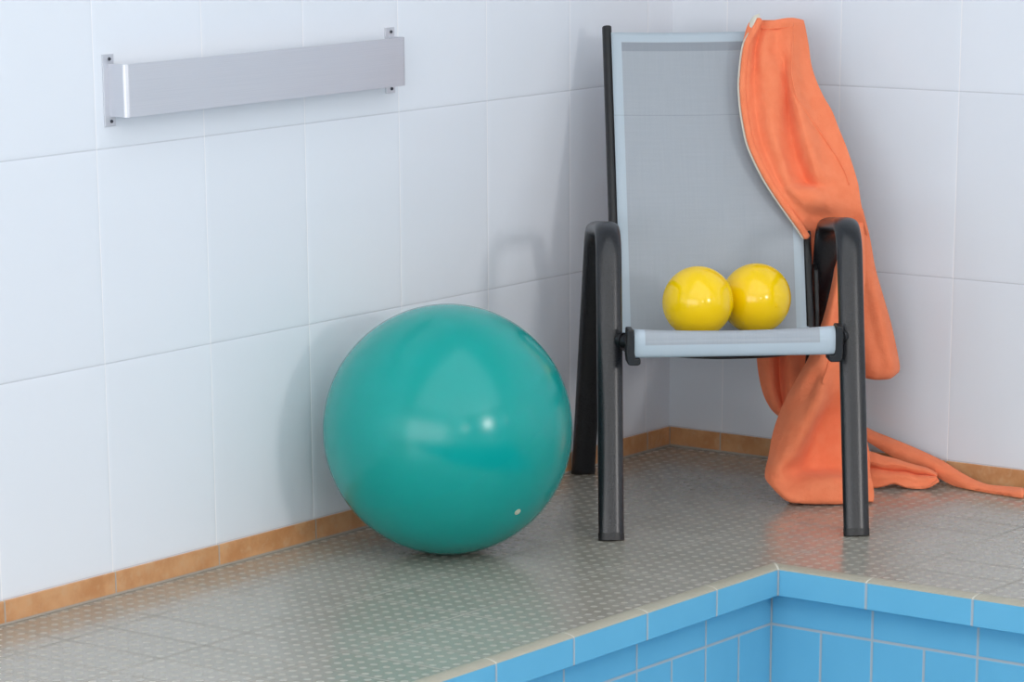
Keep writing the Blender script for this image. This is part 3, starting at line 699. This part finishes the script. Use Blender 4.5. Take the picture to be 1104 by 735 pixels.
 'hem_fold': [[(0.3666,0.56,0.0803),(0.3623,0.53,0.0618),(0.3647,0.542,0.0417),(0.3613,0.518,0.0266),(0.3611,0.514,0.0097),(0.3602,0.506,0.004)],[(0.3914,0.55,0.0773),(0.387,0.52,0.061),(0.3893,0.532,0.0454),(0.3858,0.508,0.0325),(0.3855,0.504,0.0156),(0.3847,0.496,0.004)],[(0.4171,0.545,0.0689),(0.4125,0.515,0.0549),(0.4148,0.527,0.0415),(0.4112,0.503,0.0308),(0.4108,0.499,0.0183),(0.4098,0.491,0.0089)],[(0.4435,0.545,0.0618),(0.4387,0.515,0.0544),(0.4412,0.527,0.0366),(0.4373,0.503,0.0325),(0.4369,0.499,0.0223),(0.4357,0.491,0.0151)],[(0.4692,0.54,0.0534),(0.4641,0.51,0.0505),(0.4666,0.522,0.0371),(0.4626,0.498,0.0308),(0.4623,0.494,0.0184),(0.4613,0.486,0.0067)],[(0.4926,0.535,0.0473),(0.4874,0.505,0.0444),(0.4899,0.517,0.031),(0.4859,0.493,0.0247),(0.49,0.489,0.0122),(0.4889,0.481,0.004)],[(0.5181,0.53,0.0412),(0.5128,0.5,0.0405),(0.5153,0.512,0.0293),(0.5112,0.488,0.0253),(0.5151,0.484,0.015),(0.5139,0.476,0.0078)],[(0.5426,0.53,0.0274),(0.5372,0.5,0.029),(0.5395,0.512,0.0244),(0.5351,0.488,0.027),(0.5388,0.484,0.0233),(0.5374,0.476,0.0227)]],
 'hem_path': [(0.1285,0.672,1.0719),(0.1124,0.6602,1.0457),(0.0939,0.6448,1.0116),(0.0825,0.6135,0.9409),(0.082,0.5959,0.9004),(0.084,0.5828,0.8701),(0.089,0.5671,0.8337),(0.0962,0.5525,0.7993),(0.1098,0.5381,0.7649),(0.1256,0.5246,0.7324),(0.1437,0.5127,0.7019),(0.1642,0.503,0.671),(0.1848,0.4941,0.6422),(0.2054,0.4853,0.6134),(0.2198,0.4784,0.5908)],
 'lining_path': [(0.1195,0.677,1.0696),(0.1034,0.6652,1.0435),(0.0849,0.6498,1.0093),(0.0735,0.6185,0.9385),(0.073,0.6009,0.8981),(0.075,0.5878,0.8677),(0.08,0.5721,0.8313),(0.0872,0.5575,0.7969),(0.1009,0.5431,0.7624),(0.1167,0.5296,0.7299),(0.1348,0.5177,0.6993),(0.1554,0.508,0.6685),(0.176,0.4991,0.6397),(0.1966,0.4903,0.6108),(0.211,0.4834,0.5882)],
 'lining_flap': [[(0.1279,0.685,1.0816),(0.1144,0.68,1.0769),(0.1035,0.685,1.061)],[(0.1267,0.675,1.0717),(0.1119,0.667,1.0641),(0.1028,0.67,1.0515)],[(0.1217,0.667,1.0556),(0.1125,0.661,1.0478),(0.1067,0.665,1.0413)],[(0.1151,0.663,1.0351),(0.1127,0.661,1.0332),(0.1108,0.663,1.031)]],
}

robe = empty('terry_robe', CH, CR)
tag(robe, 'orange towelling bathrobe slung over the top right of the chair, trailing on the floor', 'bathrobe')


def cloth(name, rows, ku, kv, thick, mat=None, parent=None):
    bm = bmesh.new(); g = grid(rows, ku, kv)
    for r in g:
        for p in r: p.z = max(p.z, 0.003 + thick / 2)
    grid_mesh(bm, g)
    me = bpy.data.meshes.new(name); bm.to_mesh(me); bm.free()
    for p in me.polygons: p.use_smooth = True
    me.materials.append(mat or M_terry); o = bpy.data.objects.new(name, me); COL.objects.link(o); o.parent = parent or robe
    s = o.modifiers.new('thick', 'SOLIDIFY'); s.thickness = thick; s.offset = 0
    b = o.modifiers.new('round', 'BEVEL'); b.width = thick * 0.45; b.segments = 2; b.limit_method = 'ANGLE'; b.angle_limit = radians(50)
    return o


front = cloth('front_panel', ROBE['front_panel'], 4, 4, 0.006)
cloth('back_panel', ROBE['back_panel'], 4, 4, 0.006)
skirt = cloth('skirt', ROBE['skirt'], 5, 4, 0.006)
cloth('sleeve', ROBE['sleeve'], 5, 4, 0.007)
cloth('tie_belt', ROBE['tie_belt'], 3, 4, 0.007)
cloth('hem_fold', ROBE['hem_fold'], 4, 5, 0.006)


def tube(name, pts, r, mat, parent, k=6, n=14, rib=0.0, flat=1.0):
    path = resample(pts, k); bm = bmesh.new(); rings = []; s = 0
    for i, p in enumerate(path):
        t_ = (path[min(i + 1, len(path) - 1)] - path[max(i - 1, 0)]).normalized()
        x = Vector((0, 1, 0)); x = (x - t_ * x.dot(t_)).normalized(); nn = t_.cross(x)
        rr = r * (1 + rib * (1 if i % 2 else -1)) * (0.35 if i in (0, len(path) - 1) else 1)
        rings.append([bm.verts.new(p + x * cos(a) * rr * flat + nn * sin(a) * rr) for a in [2 * pi * j / n for j in range(n)]])
    for a, b in zip(rings, rings[1:]):
        for j in range(n): bm.faces.new((a[j], a[(j + 1) % n], b[(j + 1) % n], b[j]))
    bm.faces.new(rings[0]); bm.faces.new(rings[-1])
    return link(name, bm, mat, parent)


tube('piped_hem', ROBE['hem_path'], 0.0078, M_terry, front, k=9, rib=0.035, flat=0.8)
l_ = tube('lining', ROBE['lining_path'], 0.0028, M_cream, front, k=5); l_['label'] = 'cream lining edge'
l2 = cloth('lining', ROBE['lining_flap'], 4, 4, 0.003, M_cream, front); l2['label'] = 'cream lining turned out at the collar'
# shoulder seam stitching on the front panel
def seam(parent, rows, path, r=0.0024):
    """thin raised seam lying on a cloth grid; path in (row, col) control coordinates"""
    R_ = [[Vector(p) for p in q] for q in rows]
    pts = []
    for (a, b) in path:
        colp = [cr(q, b) for q in R_]; pts.append(cr(colp, a) + Vector((0, -0.0046, 0)))
    return tube('seam', pts, r, M_terry, parent, k=5, n=8)


seam(front, ROBE['front_panel'], [(0.6, 6.0), (2, 6.0), (3, 6.0), (4, 6.0), (5, 6.2), (6, 6.6), (7, 7.0), (8, 7.3), (9, 7.5), (10, 7.6), (11, 7.6)])
seam(front, ROBE['front_panel'], [(0.9, 2.0), (0.9, 3.0), (0.9, 4.5), (0.9, 6.0)])
seam(skirt, ROBE['skirt'], [(3.9, 2.6), (4.6, 2.9), (5.2, 3.0), (5.9, 3.75)])
